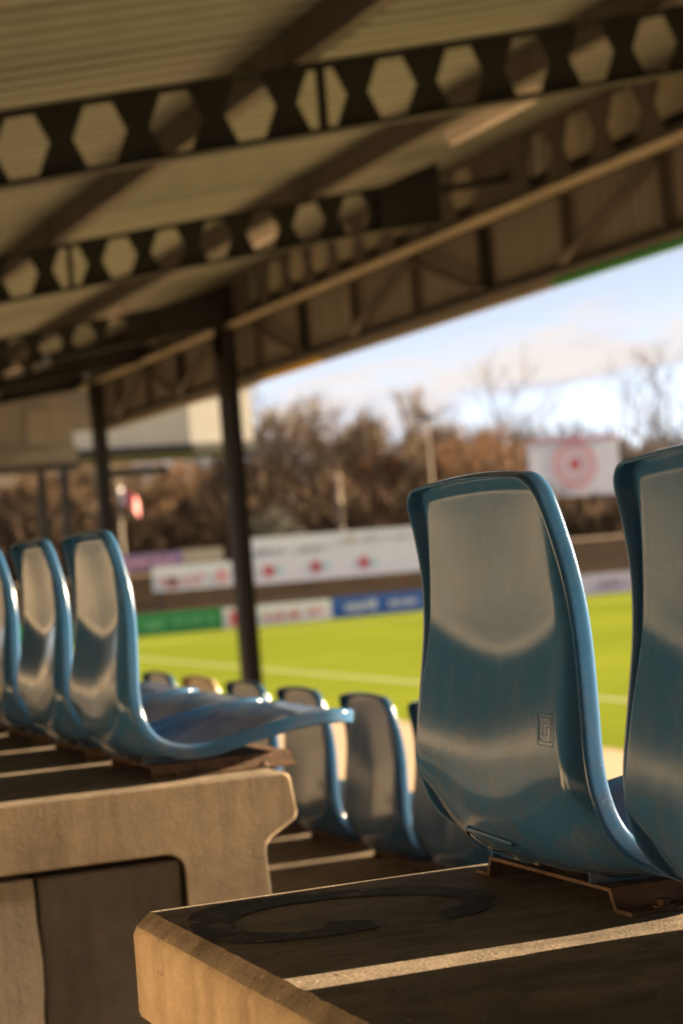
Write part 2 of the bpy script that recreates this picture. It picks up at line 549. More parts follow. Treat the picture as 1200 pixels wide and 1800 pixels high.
yn = [-14.0, -6.0, -2.0, -0.5, 0.6]
yy = 0.8
while yy < AISLE[0] - 0.012:
    yn.append(yy); yy += 0.005
yn += [AISLE[0] - 0.006, AISLE[0]]
near_bench = precast('concrete_bench', 0.584, 1.212, S1, -4, AISLE[0], M['concrete'], yn, wear=0.006,
                     label='near concrete seat bench with chipped edge and worn black painted letter', cat='concrete bench')
yl = [AISLE[1], AISLE[1] + 0.006] + [AISLE[1] + 0.04 * i for i in range(1, 60)] + [8, 14, 22, 30.8]
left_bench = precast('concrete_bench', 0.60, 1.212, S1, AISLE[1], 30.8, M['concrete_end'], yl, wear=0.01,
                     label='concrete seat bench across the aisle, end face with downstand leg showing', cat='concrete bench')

# letter painted on the near bench
pts = [(0.62, 2.186), (0.646, 2.237), (0.691, 2.263), (0.739, 2.263), (0.797, 2.248), (0.869, 2.214), (0.905, 2.197), (0.931, 2.143), (0.94, 2.079), (0.929, 2.046), (0.894, 2.002), (0.847, 1.984), (0.85, 2.037), (0.89, 2.051), (0.902, 2.086), (0.887, 2.139), (0.852, 2.171), (0.779, 2.198), (0.709, 2.193), (0.665, 2.151), (0.651, 2.096), (0.673, 2.05), (0.717, 2.032), (0.739, 2.069), (0.78, 2.041), (0.772, 1.995), (0.727, 1.99), (0.658, 2.006), (0.618, 2.035), (0.606, 2.095)]
CORN = {(0.847, 1.984), (0.85, 2.037), (0.739, 2.069), (0.78, 2.041), (0.772, 1.995), (0.727, 1.99)}
sm = []
for i in range(len(pts)):
    p0, p1, p2, p3 = (Vector((*pts[(i + k) % len(pts)], 0)) for k in (-1, 0, 1, 2))
    if pts[i] in CORN: p0 = p1
    if pts[(i + 1) % len(pts)] in CORN: p3 = p2
    for k in range(5):
        t_ = k / 5
        sm.append(0.5 * ((2 * p1) + (p2 - p0) * t_ + (2 * p0 - 5 * p1 + 4 * p2 - p3) * t_ * t_ + (3 * p1 - p0 - 3 * p2 + p3) * t_ ** 3))
MB().add([(q.x, q.y, S1 + 0.0012) for q in sm], [tuple(range(len(sm)))]).build('painted_letter', M['paint'], parent=near_bench)

# piers under the far bench end
pr = MB().box(0.737, 0.998, AISLE[1] + 0.012, AISLE[1] + 0.5, S1 - 0.62, S1 - 0.133)
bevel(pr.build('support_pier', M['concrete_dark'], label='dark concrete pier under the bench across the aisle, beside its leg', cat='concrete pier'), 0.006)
pp = MB()
zs = [S1 - 0.62 + i * 0.0244 for i in range(21)]
prev = None
vs_ = []
for z_ in zs:
    jx = 0.733 + 0.006 * noise.noise(Vector((1.2, 0.3, z_ * 25)))
    vs_ += [(0.52, AISLE[1] + 0.004, z_), (jx, AISLE[1] + 0.004, z_), (jx, AISLE[1] + 0.5, z_), (0.52, AISLE[1] + 0.5, z_)]
fs_ = [(0, 1, 2, 3), (80, 81, 82, 83)]
for i in range(20):
    for k in range(4):
        fs_.append((i * 4 + k, i * 4 + (k + 1) % 4, i * 4 + 4 + (k + 1) % 4, i * 4 + 4 + k))
pp.add(vs_, fs_)
pp.build('support_pier', M['concrete_pale'], label='paler rough edged concrete pier under the bench at lower left', cat='concrete pier')

# rear gangway, lower rows, aisle steps
MB().box(-1.04, 1.15, -14, 31.2, S1 - RISE - 0.2, S1 - RISE - 0.004).build('gangway_floor', M['floor'], kind='structure')
for n_ in range(2, 8):
    z_ = S1 - RISE * (n_ - 1)
    for (a, b_, tag_) in ((-14, AISLE[0], 'near'), (AISLE[1], 30.8, 'far')):
        if tag_ == 'near' and n_ > 2 and False: continue
        precast('terrace_step', 1.0 + 1.0 * (n_ - 2) + 0.178, 1.212 + (n_ - 1), z_, a, b_, M['concrete'],
                [a, a + 0.006] + [a + (b_ - a) * i / 12 for i in range(1, 12)] + [b_ - 0.006, b_], kind='structure')
st = [(1.155, S1 - RISE - 0.2)]
xx, zz = 1.155, S1 - RISE - 0.004
st.append((xx, zz)); st.append((1.25, zz))
for i in range(1, 12):
    st.append((1.25 + 0.5 * (i - 1), zz - RISE / 2 * i)); st.append((1.25 + 0.5 * i, zz - RISE / 2 * i))
st.append((1.25 + 5.5, G - 0.4)); st.append((1.155, G - 0.4))
MB().prism(st, 1, AISLE[0] + 0.004, AISLE[1] - 0.004).build('aisle_steps', M['floor'], kind='structure')

# ------------------------------------------------------------------ the grandstand: roof, frame, rear wall
XE, ZE, SL = 7.73, 2.75, 0.155
Y_R = [-7.0, -1.4, 4.3, 9.95, 15.6, 23.25, 27.2, 30.8]          # rafter lines

PURL = (-0.56, 1.61, 3.78, 5.95)


def zroof(x, d=0.0): return ZE - SL * (XE - x) + d


stand = empty('grandstand', (3.0, 12.0, G), 'dark steel framed grandstand with pale sheet roof over the blue seats', 'grandstand')
RD = 0.37                                   # rafter depth


def rafter(y, xe=XE):
    mb = MB()
    x0, x1 = -1.35, xe
    L = (x1 - x0)
    p = 0.402
    nc = 18
    xs0 = 3.895 + 6.5 * p - nc * p
    h = RD / 2 - 0.012
    T = 0.005

    def P(x, dz, yy): return (x, yy, zroof(x, RD / 2 + dz))
    for yy, flip in ((y - T, False), (y + T, True)):
        def face(q):
            vs = [P(a, b_, yy) for a, b_ in q]
            mb.add(vs, [tuple(range(len(vs)))])
        face([(x0, -h), (xs0, -h), (xs0, h), (x0, h)])
        face([(xs0 + nc * p, -h), (x1, -h), (x1, h), (xs0 + nc * p, h)])
        for k in range(nc):
            c = xs0 + (k + .5) * p
            w, f, hh = 0.142, 0.074, 0.152
            face([(c - p / 2, 0), (c - w, 0), (c - f, hh), (c + f, hh), (c + w, 0), (c + p / 2, 0), (c + p / 2, h), (c - p / 2, h)])
            face([(c - p / 2, 0), (c - w, 0), (c - f, -hh), (c + f, -hh), (c + w, 0), (c + p / 2, 0), (c + p / 2, -h), (c - p / 2, -h)])
    # inner edges of the holes
    for k in range(nc):
        c = xs0 + (k + .5) * p
        w, f, hh = 0.142, 0.074, 0.152
        hx = [(c - w, 0), (c - f, hh), (c + f, hh), (c + w, 0), (c + f, -hh), (c - f, -hh)]
        vs = [P(a, b_, y - T) for a, b_ in hx] + [P(a, b_, y + T) for a, b_ in hx]
        mb.add(vs, [(i, (i + 1) % 6, (i + 1) % 6 + 6, i + 6) for i in range(6)])
    for dz in (-RD / 2 + 0.006, RD / 2 - 0.006):
        mb.bar((x0, y, zroof(x0, RD / 2 + dz)), (x1, y, zroof(x1, RD / 2 + dz)), 0.13, 0.012)
    # cleat plates through the openings under each purlin
    r = mb.build('rafter', M['steel_black'], parent=stand, recalc=False)
    for x in (3.895 - 5 * p, 3.895):
        MB().box(x - 0.016, x + 0.016, y - 0.03, y + 0.03, zroof(x, 0.01), zroof(x, RD - 0.012)).build('cleat', M['steel_black'], parent=r)
    # solid haunch where it meets the eaves beam
    hp = MB()
    w_ = 0.95 if xe == XE else 0.55
    e_ = 0.02 if xe == XE else 0.0
    hp.prism([(xe - w_, zroof(xe - w_, 0.0)), (xe - e_, zroof(xe - e_, -0.02 if xe == XE else -0.04)), (xe - e_, zroof(xe - e_, RD + 0.12)), (xe - w_, zroof(xe - w_, RD - 0.014))], 1, y - 0.05, y + 0.05)
    hp.build('haunch', M['steel_black'], parent=r)
    if xe != XE:                            # short tie from the beam end to the eaves beam
        MB().bar((xe, y, zroof(xe, 0.25)), (XE - 0.01, y, zroof(XE, 0.25)), 0.05, 0.06).build('tie', M['steel_black'], parent=r)


for y in Y_R: rafter(y, 7.07 if y == 15.6 else XE)

for x in PURL:
    pb = MB()
    pb.prism([(x - 0.06, zroof(x - .06, RD)), (x + 0.06, zroof(x + .06, RD)), (x + 0.06, zroof(x + .06, RD + 0.2)), (x - 0.06, zroof(x - .06, RD + 0.2))], 1, -14.0, 31.1)
    pb.build('purlin', M['steel_grey'], parent=stand)

# roof sheets with trapezoidal ribs running down the slope
RT = RD + 0.21
for k in range(6):
    y0 = -14.0 + 7.52 * k
    y1 = min(y0 + 7.52, 31.1)
    mb = MB()
    y = y0
    sec = []
    while y < y1 - 1e-6:
        for dy, dz in ((0, 0), (0.13, 0), (0.155, 0.035), (0.215, 0.035)):
            if y + dy <= y1: sec.append((y + dy, dz))
        y += 0.24
    sec.append((y1, 0))
    xs = [-1.7, XE + 0.42]
    for x in xs:
        mb.v += [Vector((x, a, zroof(x, RT + b_))) for a, b_ in sec]
    n = len(sec)
    mb.f = [(i, i + 1, n + i + 1, n + i) for i in range(n - 1)]; mb.m = [0] * len(mb.f)
    o = mb.build('roof_sheet', M['roof'], parent=stand, recalc=False)
    so = o.modifiers.new('solid', 'SOLIDIFY'); so.thickness = 0.004; so.offset = 1

# eaves beam along the front, castellated
eb = MB()
ED = 0.60
pE = 0.735
ya, yb = -14.0, 31.0
nE = int((yb - ya) / pE)
for xx_ in (XE - 0.006, XE + 0.006):
    def face(q, xx_=xx_):
        vs = [(xx_, a, ZE + ED / 2 + b_) for a, b_ in q]
        eb.add(vs, [tuple(range(len(vs)))])
    for k in range(nE):
        c = ya + (k + .5) * pE
        w, f, hh, h = 0.27, 0.145, 0.215, ED / 2 - 0.01
        if min(abs(c - yr) for yr in Y_R) < 0.3:
            face([(c - pE / 2, -h), (c + pE / 2, -h), (c + pE / 2, h), (c - pE / 2, h)]); continue
        face([(c - pE / 2, 0), (c - w, 0), (c - f, hh), (c + f, hh), (c + w, 0), (c + pE / 2, 0), (c + pE / 2, h), (c - pE / 2, h)])
        face([(c - pE / 2, 0), (c - w, 0), (c - f, -hh), (c + f, -hh), (c + w, 0), (c + pE / 2, 0), (c + pE / 2, -h), (c - pE / 2, -h)])
eb.box(XE - 0.09, XE + 0.09, ya, yb, ZE + ED - 0.012, ZE + ED)
e_o = eb.build('eaves_beam', M['steel_grey'], parent=stand, recalc=False)
MB().box(XE - 0.10, XE + 0.10, ya, yb, ZE - 0.014, ZE).build('bottom_flange', M['steel_pale'], parent=e_o)

# fascia: corrugated cladding on a light truss, with the lower edges of the outside boards
XF = XE + 0.27
ZF = 2.11
bays = [-14.0, -10.6, -7.4, -4.4, -1.2, 2.0, 5.2, 8.4, 11.6, 14.8, 18.0, 21.2, 24.4, 27.6, 30.9]
for a, b_ in zip(bays[:-1], bays[1:]):
    mb = MB(); sec = []; y = a + 0.004
    while y < b_ - 0.01:
        for dy, dx in ((0, 0), (0.09, 0), (0.105, 0.025), (0.15, 0.025)):
            if y + dy < b_ - 0.004: sec.append((y + dy, dx))
        y += 0.165
    sec.append((b_ - 0.004, 0))
    n = len(sec)
    for z_ in (ZF, ZE + 0.03): mb.v += [Vector((XF + dx, y_, z_)) for y_, dx in sec]
    mb.f = [(i, i + 1, n + i + 1, n + i) for i in range(n - 1)]; mb.m = [0] * (n - 1)
    o = mb.build('cladding_panel', M['cladding'], parent=stand, recalc=False)
    so = o.modifiers.new('solid', 'SOLIDIFY'); so.thickness = 0.004; so.offset = 0
MB().box(XF - 0.07, XF - 0.005, -14, 30.9, ZF + 0.03, ZF + 0.09).build('bottom_chord', M['steel_black'], parent=stand)
i = 0
y = 2.2
while y < 31:
    w = 0.055 if i % 3 == 0 else 0.035
    MB().box(XF - 0.11, XF - 0.04, y - w, y + w, ZF + 0.09, ZE - 0.016).build('stud', M['steel_black'] if i % 3 == 0 else M['steel_grey'], parent=stand)
    y += 1.6; i += 1
for yt, ybm in ((18.2, 16.6), (18.2, 19.8), (23.0, 21.4), (13.4, 15.0), (11.8, 10.2), (24.6, 26.2), (27.8, 26.2), (27.8, 29.4)):
    MB().bar((XF - 0.13, yt, ZE - 0.03), (XF - 0.13, ybm, ZF + 0.09), 0.05, 0.08, up=(1, 0, 0)).build('brace', M['steel_grey'], parent=stand)
for a, b_, m_ in ((-14, 15.55, 'green'), (15.55, 21.2, 'cladding'), (21.2, 23.2, 'yellow'), (23.2, 30.9, 'cladding')):
    MB().box(XF + 0.0, XF + 0.026, a + .01, b_ - .01, ZE + 0.035, ZE + 0.27).build('hole_shade_sheet', M['steel_black'], parent=stand)  # black sheet added to put shade in the lower half of the holes
    MB().box(XF + 0.0, XF + 0.026, a + .01, b_ - .01, ZE + 0.273, ZE + 0.62).build('hole_light_sheet', M['hole_light'], parent=stand)  # pale sheet added to put the roof's light in the upper half
    MB().box(XF + 0.03, XF + 0.13, a + .01, b_ - .01, ZF - 0.05, ZE + 0.7).build('fascia_board', M[m_], parent=stand)


# columns
def column(y, w=0.1):
    mb = MB()
    mb.box(XE - 0.105, XE - 0.09, y - w, y + w, G, ZE - 0.016)
    mb.box(XE + 0.09, XE + 0.105, y - w, y + w, G, ZE - 0.016)
    mb.box(XE - 0.09, XE + 0.09, y - 0.006, y + 0.006, G, ZE - 0.016)
    mb.box(XE - 0.14, XE + 0.14, y - 0.14, y + 0.14, G, G + 0.03)
    mb.box(XE - 0.105, XE + 0.105, y - 0.1, y + 0.1, ZE - 0.36, ZE - 0.02)
    return mb.build('column', M['steel_black'], parent=stand)


for y in (-5.2, 9.2, 23.6): column(y)
column(29.95, 0.06)

# rear wall with ribbed cladding
rw = MB(); sec = []; y = -14.0
while y < 31.2:
    for dy, dx in ((0, 0), (0.28, 0), (0.30, 0.03), (0.36, 0.03), (0.38, 0)): sec.append((y + dy, dx))
    y += 0.4
n = len(sec)
XW, ZW = -1.05, -0.13                         # unseen wall, made dark above this height to shape seat-back reflections
YW = 3.75
sec = [q for q in sec if q[0] > YW]
n = len(sec)
ZB = -0.222                                   # pale band added on the unseen wall as a bright seat-back reflection
for z_ in (S1 - RISE - 0.02, ZB): rw.v += [Vector((XW + dx, y_, z_)) for y_, dx in sec]
rw.f = [(i, i + 1, n + i + 1, n + i) for i in range(n - 1)]; rw.m = [0] * (n - 1)
rw.box(XW - 0.2, XW - 0.01, YW, 31.2, S1 - RISE - 0.3, ZB)
rw_o = rw.build('rear_wall', M['wall'], parent=stand, recalc=False)
MB().box(XW - 0.2, XW + 0.034, YW, 31.2, ZB + 0.003, ZW).build('reflect_band', M['reflect_band'], parent=rw_o)
r_w = random.Random(12)
y = YW + 0.5
while y < 20:
    w_ = r_w.choice((0.06, 0.10, 0.22))
    MB().box(XW + 0.035, XW + 0.075, y, y + w_, S1 - RISE, ZW - 0.004).build('streak_post', M['wall_dark'], parent=rw_o)  # unseen dark uprights added to streak the seat-back reflections
    y += w_ + r_w.uniform(0.25, 0.8)
MB().box(XW - 0.2, XW, 0.9, YW - 0.004, S1 - RISE - 0.3, ZW).build('bounce_wall', M['wall_bounce'], parent=stand)  # unseen reflector stretch added to brighten the near bench's rear face
MB().box(XW - 0.2, XW, -14, 0.896, S1 - RISE - 0.3, ZW).build('lower_wall', M['wall'], parent=stand)
MB().box(XW - 0.2, XW + 0.04, -14, 31.2, ZW + 0.003, zroof(XW - .2, RT - 0.02)).build('upper_reflect_wall', M['wall_dark'], parent=stand)  # unseen upper wall made dark to darken mid-back seat reflections
MB().prism([(-1.3, G), (XE, G), (XE, zroof(XE, RT)), (-1.3, zroof(-1.3, RT))], 1, -14.2, -14.05).build('gable_wall', M['cladding'], parent=stand)
# far gable
gb = MB()
gb.prism([(-1.0, 1.62), (XE - 0.12, 1.62), (XE - 0.12, ZF), (XF, ZF), (XF, zroof(XF, RT - 0.02)), (-1.0, zroof(-1.0, RT - 0.02))], 1, 31.12, 31.2)
gb.build('gable_wall', M['cladding'], parent=stand)
MB().box(6.86, 7.26, 30.93, 30.99, 1.92, 2.46).build('gable_panel', M['cladding'], parent=stand)
MB().box(-1.5, XE - 0.12, 30.9, 30.995, 1.68, 1.86).build('gable_rail', M['cladding'], parent=stand)
MB().box(-1.5, XE - 0.12, 30.9, 30.995, 1.5, 1.60).build('gable_rail', M['steel_black'], parent=stand)
MB().box(5.6, 6.62, 30.9, 30.98, 1.30, 1.49).build('gable_panel', M['whitewall'], parent=stand)

# strip lamps under the purlin
for k, (y, lab) in enumerate(((13.3, 'pale strip lamp under the roof near the upper right, nearest of the strip lamps'), (18.6, 'pale strip lamp second along the roof, seen through the second beam'),
                              (24.2, 'pale strip lamp third along the roof, near the dark column top'), (29.8, 'farthest pale strip lamp under the roof'))):
    t = empty('strip_lamp', (6.5, y, zroof(6.5, RT - 0.16)), lab, 'lamp', 'strip lamps under the roof')
    MB().box(6.45, 6.55, y - 0.72, y + 0.72, zroof(6.5, RT - 0.13), zroof(6.5, RT - 0.08)).build('housing', M['tube'], parent=t)
    z_ = zroof(6.5, RT - 0.16)
    MB().tube([(6.5, y - 0.7, z_), (6.5, y + 0.7, z_)], 0.035, 8).build('tube', M['tube'], parent=t, smooth=True)
    for e in (-0.5, 0.5): MB().box(6.49, 6.51, y + e - 0.01, y + e + 0.01, zroof(6.5, RT - 0.08), zroof(6.5, RT + 0.0)).build('hanger', M['steel_black'], parent=t)

# ------------------------------------------------------------------ the seats
# side profile of the sitting surface, x forward, z up from the bench, top of the back to the front tip
PROF = [(-.012, .455), (.0, .410), (.010, .35), (.0115, .29), (.006, .22), (.001, .16), (.004, .125), (.013, .098), (.03, .078), (.06, .064), (.105, .059), (.16, .068), (.22, .08), (.28, .09), (.34, .095), (.395, .093), (.425, .086)]


def catmull(P, m):
    out = []
    Q = [P[0]] + P + [P[-1]]
    for i in range(1, len(Q) - 2):
        p0, p1, p2, p3 = [Vector((a[0], a[1])) for a in Q[i - 1:i + 3]]
        for k in range(m):
            t = k / m
            out.append(0.5 * ((2 * p1) + (p2 - p0) * t + (2 * p0 - 5 * p1 + 4 * p2 - p3) * t * t + (3 * p1 - p0 - 3 * p2 + p3) * t ** 3))
    out.append(Vector(P[-1]))
    return out


CURVE = catmull(PROF, 12)
ARC = [0.0]
for a, b_ in zip(CURVE[:-1], CURVE[1:]): ARC.append(ARC[-1] + (b_ - a).length)
LEN = ARC[-1]


def lerp_tab(x, tab):
    """smooth curve through the table's points"""
    n = len(tab)
    if x <= tab[0][0]: return tab[0][1]
    for i in range(n - 1):
        (x0, y0), (x1, y1) = tab[i], tab[i + 1]
        if x <= x1:
            h = x1 - x0; t = (x - x0) / h
            m0 = (y1 - tab[i - 1][1]) / (x1 - tab[i - 1][0]) if i else (y1 - y0) / h
            m1 = (tab[i + 2][1] - y0) / (tab[i + 2][0] - x0) if i < n - 2 else (y1 - y0) / h
            return (2 * t ** 3 - 3 * t ** 2 + 1) * y0 + (t ** 3 - 2 * t ** 2 + t) * h * m0 + (3 * t ** 2 - 2 * t ** 3) * y1 + (t ** 3 - t ** 2) * h * m1
    return tab[-1][1]


WID = [(0, .157), (.12, .175), (.30, .207), (.40, .219), (.6, .221), (LEN, .214)]
BULGE = [(0, .001), (.049, .0095), (.099, .0158), (.149, .0178), (.199, .0153), (.224, .0133), (.239, .0132), (.284, .0191), (.329, .0300), (.349, .0375), (.375, .0395), (.41, .037), (.45, .030), (.51, .022), (.63, .012), (.74, .005), (LEN, .002)]


def smooth01(t):
    t = max(0.0, min(1.0, t)); return t * t * (3 - 2 * t)


def prof_at(s):
    s = max(0, min(LEN, s))
    lo, hi = 0, len(ARC) - 1
    while hi - lo > 1:
        mid = (lo + hi) // 2
        if ARC[mid] <= s: lo = mid
        else: hi = mid
    t = (s - ARC[lo]) / (ARC[hi] - ARC[lo])
    p = CURVE[lo].lerp(CURVE[hi], t)
    a, b_ = prof_d(lo), prof_d(hi)
    d = a.lerp(b_, t).normalized()
    return p, d


def prof_d(i):
    return (CURVE[min(i + 2, len(CURVE) - 1)] - CURVE[max(i - 2, 0)]).normalized()


RC_T, RC_F = 0.022, 0.075                    # corner radii, top and front


def half_w(s):
    w = lerp_tab(s, WID)
    if s < RC_T: w -= RC_T - math.sqrt(max(0, RC_T ** 2 - (RC_T - s) ** 2))
    e = LEN - s
    if e < RC_F: w -= RC_F - math.sqrt(max(0, RC_F ** 2 - (RC_F - e) ** 2))
    return w


TILT = [(0, -9), (.035, -6.2), (.06, -4.2), (.09, -2.4), (.12, -1.0), (.14, -.3), (.165, .6), (.184, 1.8), (.202, 7.0), (.227, 9.5), (.27, 9.5), (.31, 8.5), (.335, 7), (.36, 2), (.6, 0)]
XT = [0.0]
for i_ in range(1, 260): XT.append(XT[-1] + math.tan(math.radians(lerp_tab(i_ * .002, TILT))) * .002)


def xt(s):
    k = max(0.0, s) / .002; i_ = min(int(k), len(XT) - 2)
    return XT[i_] + (XT[i_ + 1] - XT[i_]) * (k - i_)


def bulge(s, v):
    """offset of the shell behind its edge: the upper back is scooped, its hollow ending in a V, the seat below is a tub"""
    a = abs(v)
    d = 0.04 * a ** 1.6
    if s < .36:
        p, dd = prof_at(s)
        # slope accumulated from the top: x falls where the face looks up
        up = (p.x + .0135) + (xt(s + d) - xt(d))
        up = up * (1 - smooth01((a - .91) / .09))
    else: up = 0
    tub = lerp_tab(s, BULGE) * (1 - a ** 4)
    k = smooth01((s - .315) / .045)
    return up * (1 - k) + tub * k


def seat_pos(s, v):
    """v in -1..1 across; returns point and the normal pointing away from the sitter"""
    p, d = prof_at(s)
    nb = Vector((d.y, -d.x))
    w = half_w(s)
    b = bulge(s, v)
    # shoulder between the back panel and the turned rim
    b += 0.003 * (1 - smooth01((abs(v) - 0.94) / 0.06)) * smooth01(s / 0.012) * (1 - smooth01((s - 0.40) / 0.1))
    q = p + nb * b
    crown = 0.006 * (1 - v * v) * max(0, 1 - s / 0.06)
    return Vector((q.x, v * w, q.y + crown)), Vector((nb.x, 0, nb.y))


def build_shell(name, mat):
    NU, NV = 56, 18
    ss = [0.0, .002, .005, .009, .013, .018, .024, .032, .042]
    s = 0.055
    while s < LEN - 0.08: ss.append(s); s += 0.0148
    ss += [LEN - .075, LEN - .06, LEN - .045, LEN - .03, LEN - .018, LEN - .009, LEN - .003, LEN]
    vv = [-1, -.985, -.965, -.945, -.92, -.88, -.82, -.74, -.66, -.58, -.48, -.36, -.24, -.12, 0, .12, .24, .36, .48, .58, .66, .74, .82, .88, .92, .945, .965, .985, 1]
    V = []; F = []
    nv = len(vv); nu = len(ss)
    for s in ss:
        for v in vv: V.append(seat_pos(s, v)[0])
    for i in range(nu - 1):
        for j in range(nv - 1):
            F.append((i * nv + j, i * nv + j + 1, (i + 1) * nv + j + 1, (i + 1) * nv + j))
    loop = [(i, 0) for i in range(nu)] + [(nu - 1, j) for j in range(1, nv)] + [(i, nv - 1) for i in range(nu - 2, -1, -1)] + [(0, j) for j in range(nv - 2, 0, -1)]
    idx = [i * nv + j for i, j in loop]
    m = len(idx)
    pos = [V[k] for k in idx]
    outs = []; nrm = []
    for k, (i, j) in enumerate(loop):
        t = (pos[(k + 1) % m] - pos[k - 1]).normalized()
        nb = seat_pos(ss[i], 0)[1]
        o = t.cross(nb)
        o = (o - nb * o.dot(nb)).normalized()
        c = sum(V, Vector()) / len(V)
        outs.append(o); nrm.append(nb)
    # make sure the outward direction leaves the shell
    ref = idx.index(10 * nv)
    if outs[ref].y > 0: outs = [-o for o in outs]
    prev = idx
    r, Ld = 0.006, 0.018
    for step in (30, 60, 90, 'a', 'b'):
        ring = []
        for k in range(m):
            sI = loop[k][0]
            shrink = 1.0
            if isinstance(step, int):
                a = math.radians(step)
                p = pos[k] + outs[k] * r * math.sin(a) + nrm[k] * r * (1 - math.cos(a))
            elif step == 'a': p = pos[k] + outs[k] * (r + .0005) + nrm[k] * (r + Ld * .5)
            else: p = pos[k] + outs[k] * (r + .0015) + nrm[k] * (r + Ld)
            V.append(p); ring.append(len(V) - 1)
        for k in range(m):
            F.append((prev[k], ring[k], ring[(k + 1) % m], prev[(k + 1) % m]))
        prev = ring
    me = bpy.data.meshes.new(name)
    me.from_pydata([tuple(v) for v in V], [], F)
    bm = bmesh.new(); bm.from_mesh(me); bmesh.ops.recalc_face_normals(bm, faces=bm.faces); bm.to_mesh(me); bm.free()
    me.polygons.foreach_set('use_smooth', [True] * len(me.polygons))
    me.materials.append(mat)
    o = bpy.data.objects.new(name, me); COL.objects.link(o)
    so = o.modifiers.new('solid', 'SOLIDIFY'); so.thickness = 0.0045; so.offset = 0; so.use_even_offset = True
    su = o.modifiers.new('sub', 'SUBSURF'); su.levels = 1; su.render_levels = 1
    dg = bpy.context.evaluated_depsgraph_get()
    me2 = bpy.data.meshes.new_from_object(o.evaluated_get(dg))
    me2.name = name
    o.modifiers.clear(); o.data = me2
    me2.polygons.foreach_set('use_smooth', [True] * len(me2.polygons))
    return o


BACK = 0.0026                                # outer face of the shell


def on_back(s, v, lift=0.0):
    p, n_ = seat_pos(s, v)
    e = 1e-3
    du = seat_pos(s + e, v)[0] - seat_pos(s - e, v)[0]
    dv = seat_pos(s, v + e)[0] - seat_pos(s, v - e)[0]
    nn = du.cross(dv).normalized()
    if nn.dot(n_) < 0: nn = -nn
    return p + nn * (BACK + lift), nn


def ridge(mb, line, w, h, closed=False):
    """raised moulding line on the outer face; line in (s, v)"""
    pts_ = []
    for (a, b_) in zip(line[:-1], line[1:]):
        k = max(1, int(max(abs(b_[0] - a[0]) / 0.004, abs(b_[1] - a[1]) * 0.2 / 0.004)))
        for i in range(k): pts_.append((a[0] + (b_[0] - a[0]) * i / k, a[1] + (b_[1] - a[1]) * i / k))
    pts_.append(line[-1])
    P_ = [on_back(*q) for q in pts_]
    vs = []; n = len(P_)
    for i, (p, nn) in enumerate(P_):
        d = (P_[min(i + 1, n - 1)][0] - P_[max(i - 1, 0)][0]).normalized()
        sd = d.cross(nn).normalized()
        vs += [p + sd * w / 2 - nn * .0006, p + sd * w * .25 + nn * h, p - sd * w * .25 + nn * h, p - sd * w / 2 - nn * .0006]
    fs = []
    for i in range(n - 1):
        for k in range(3): fs.append((i * 4 + k, i * 4 + k + 1, i * 4 + 5 + k, i * 4 + 4 + k))
    mb.add(vs, fs)


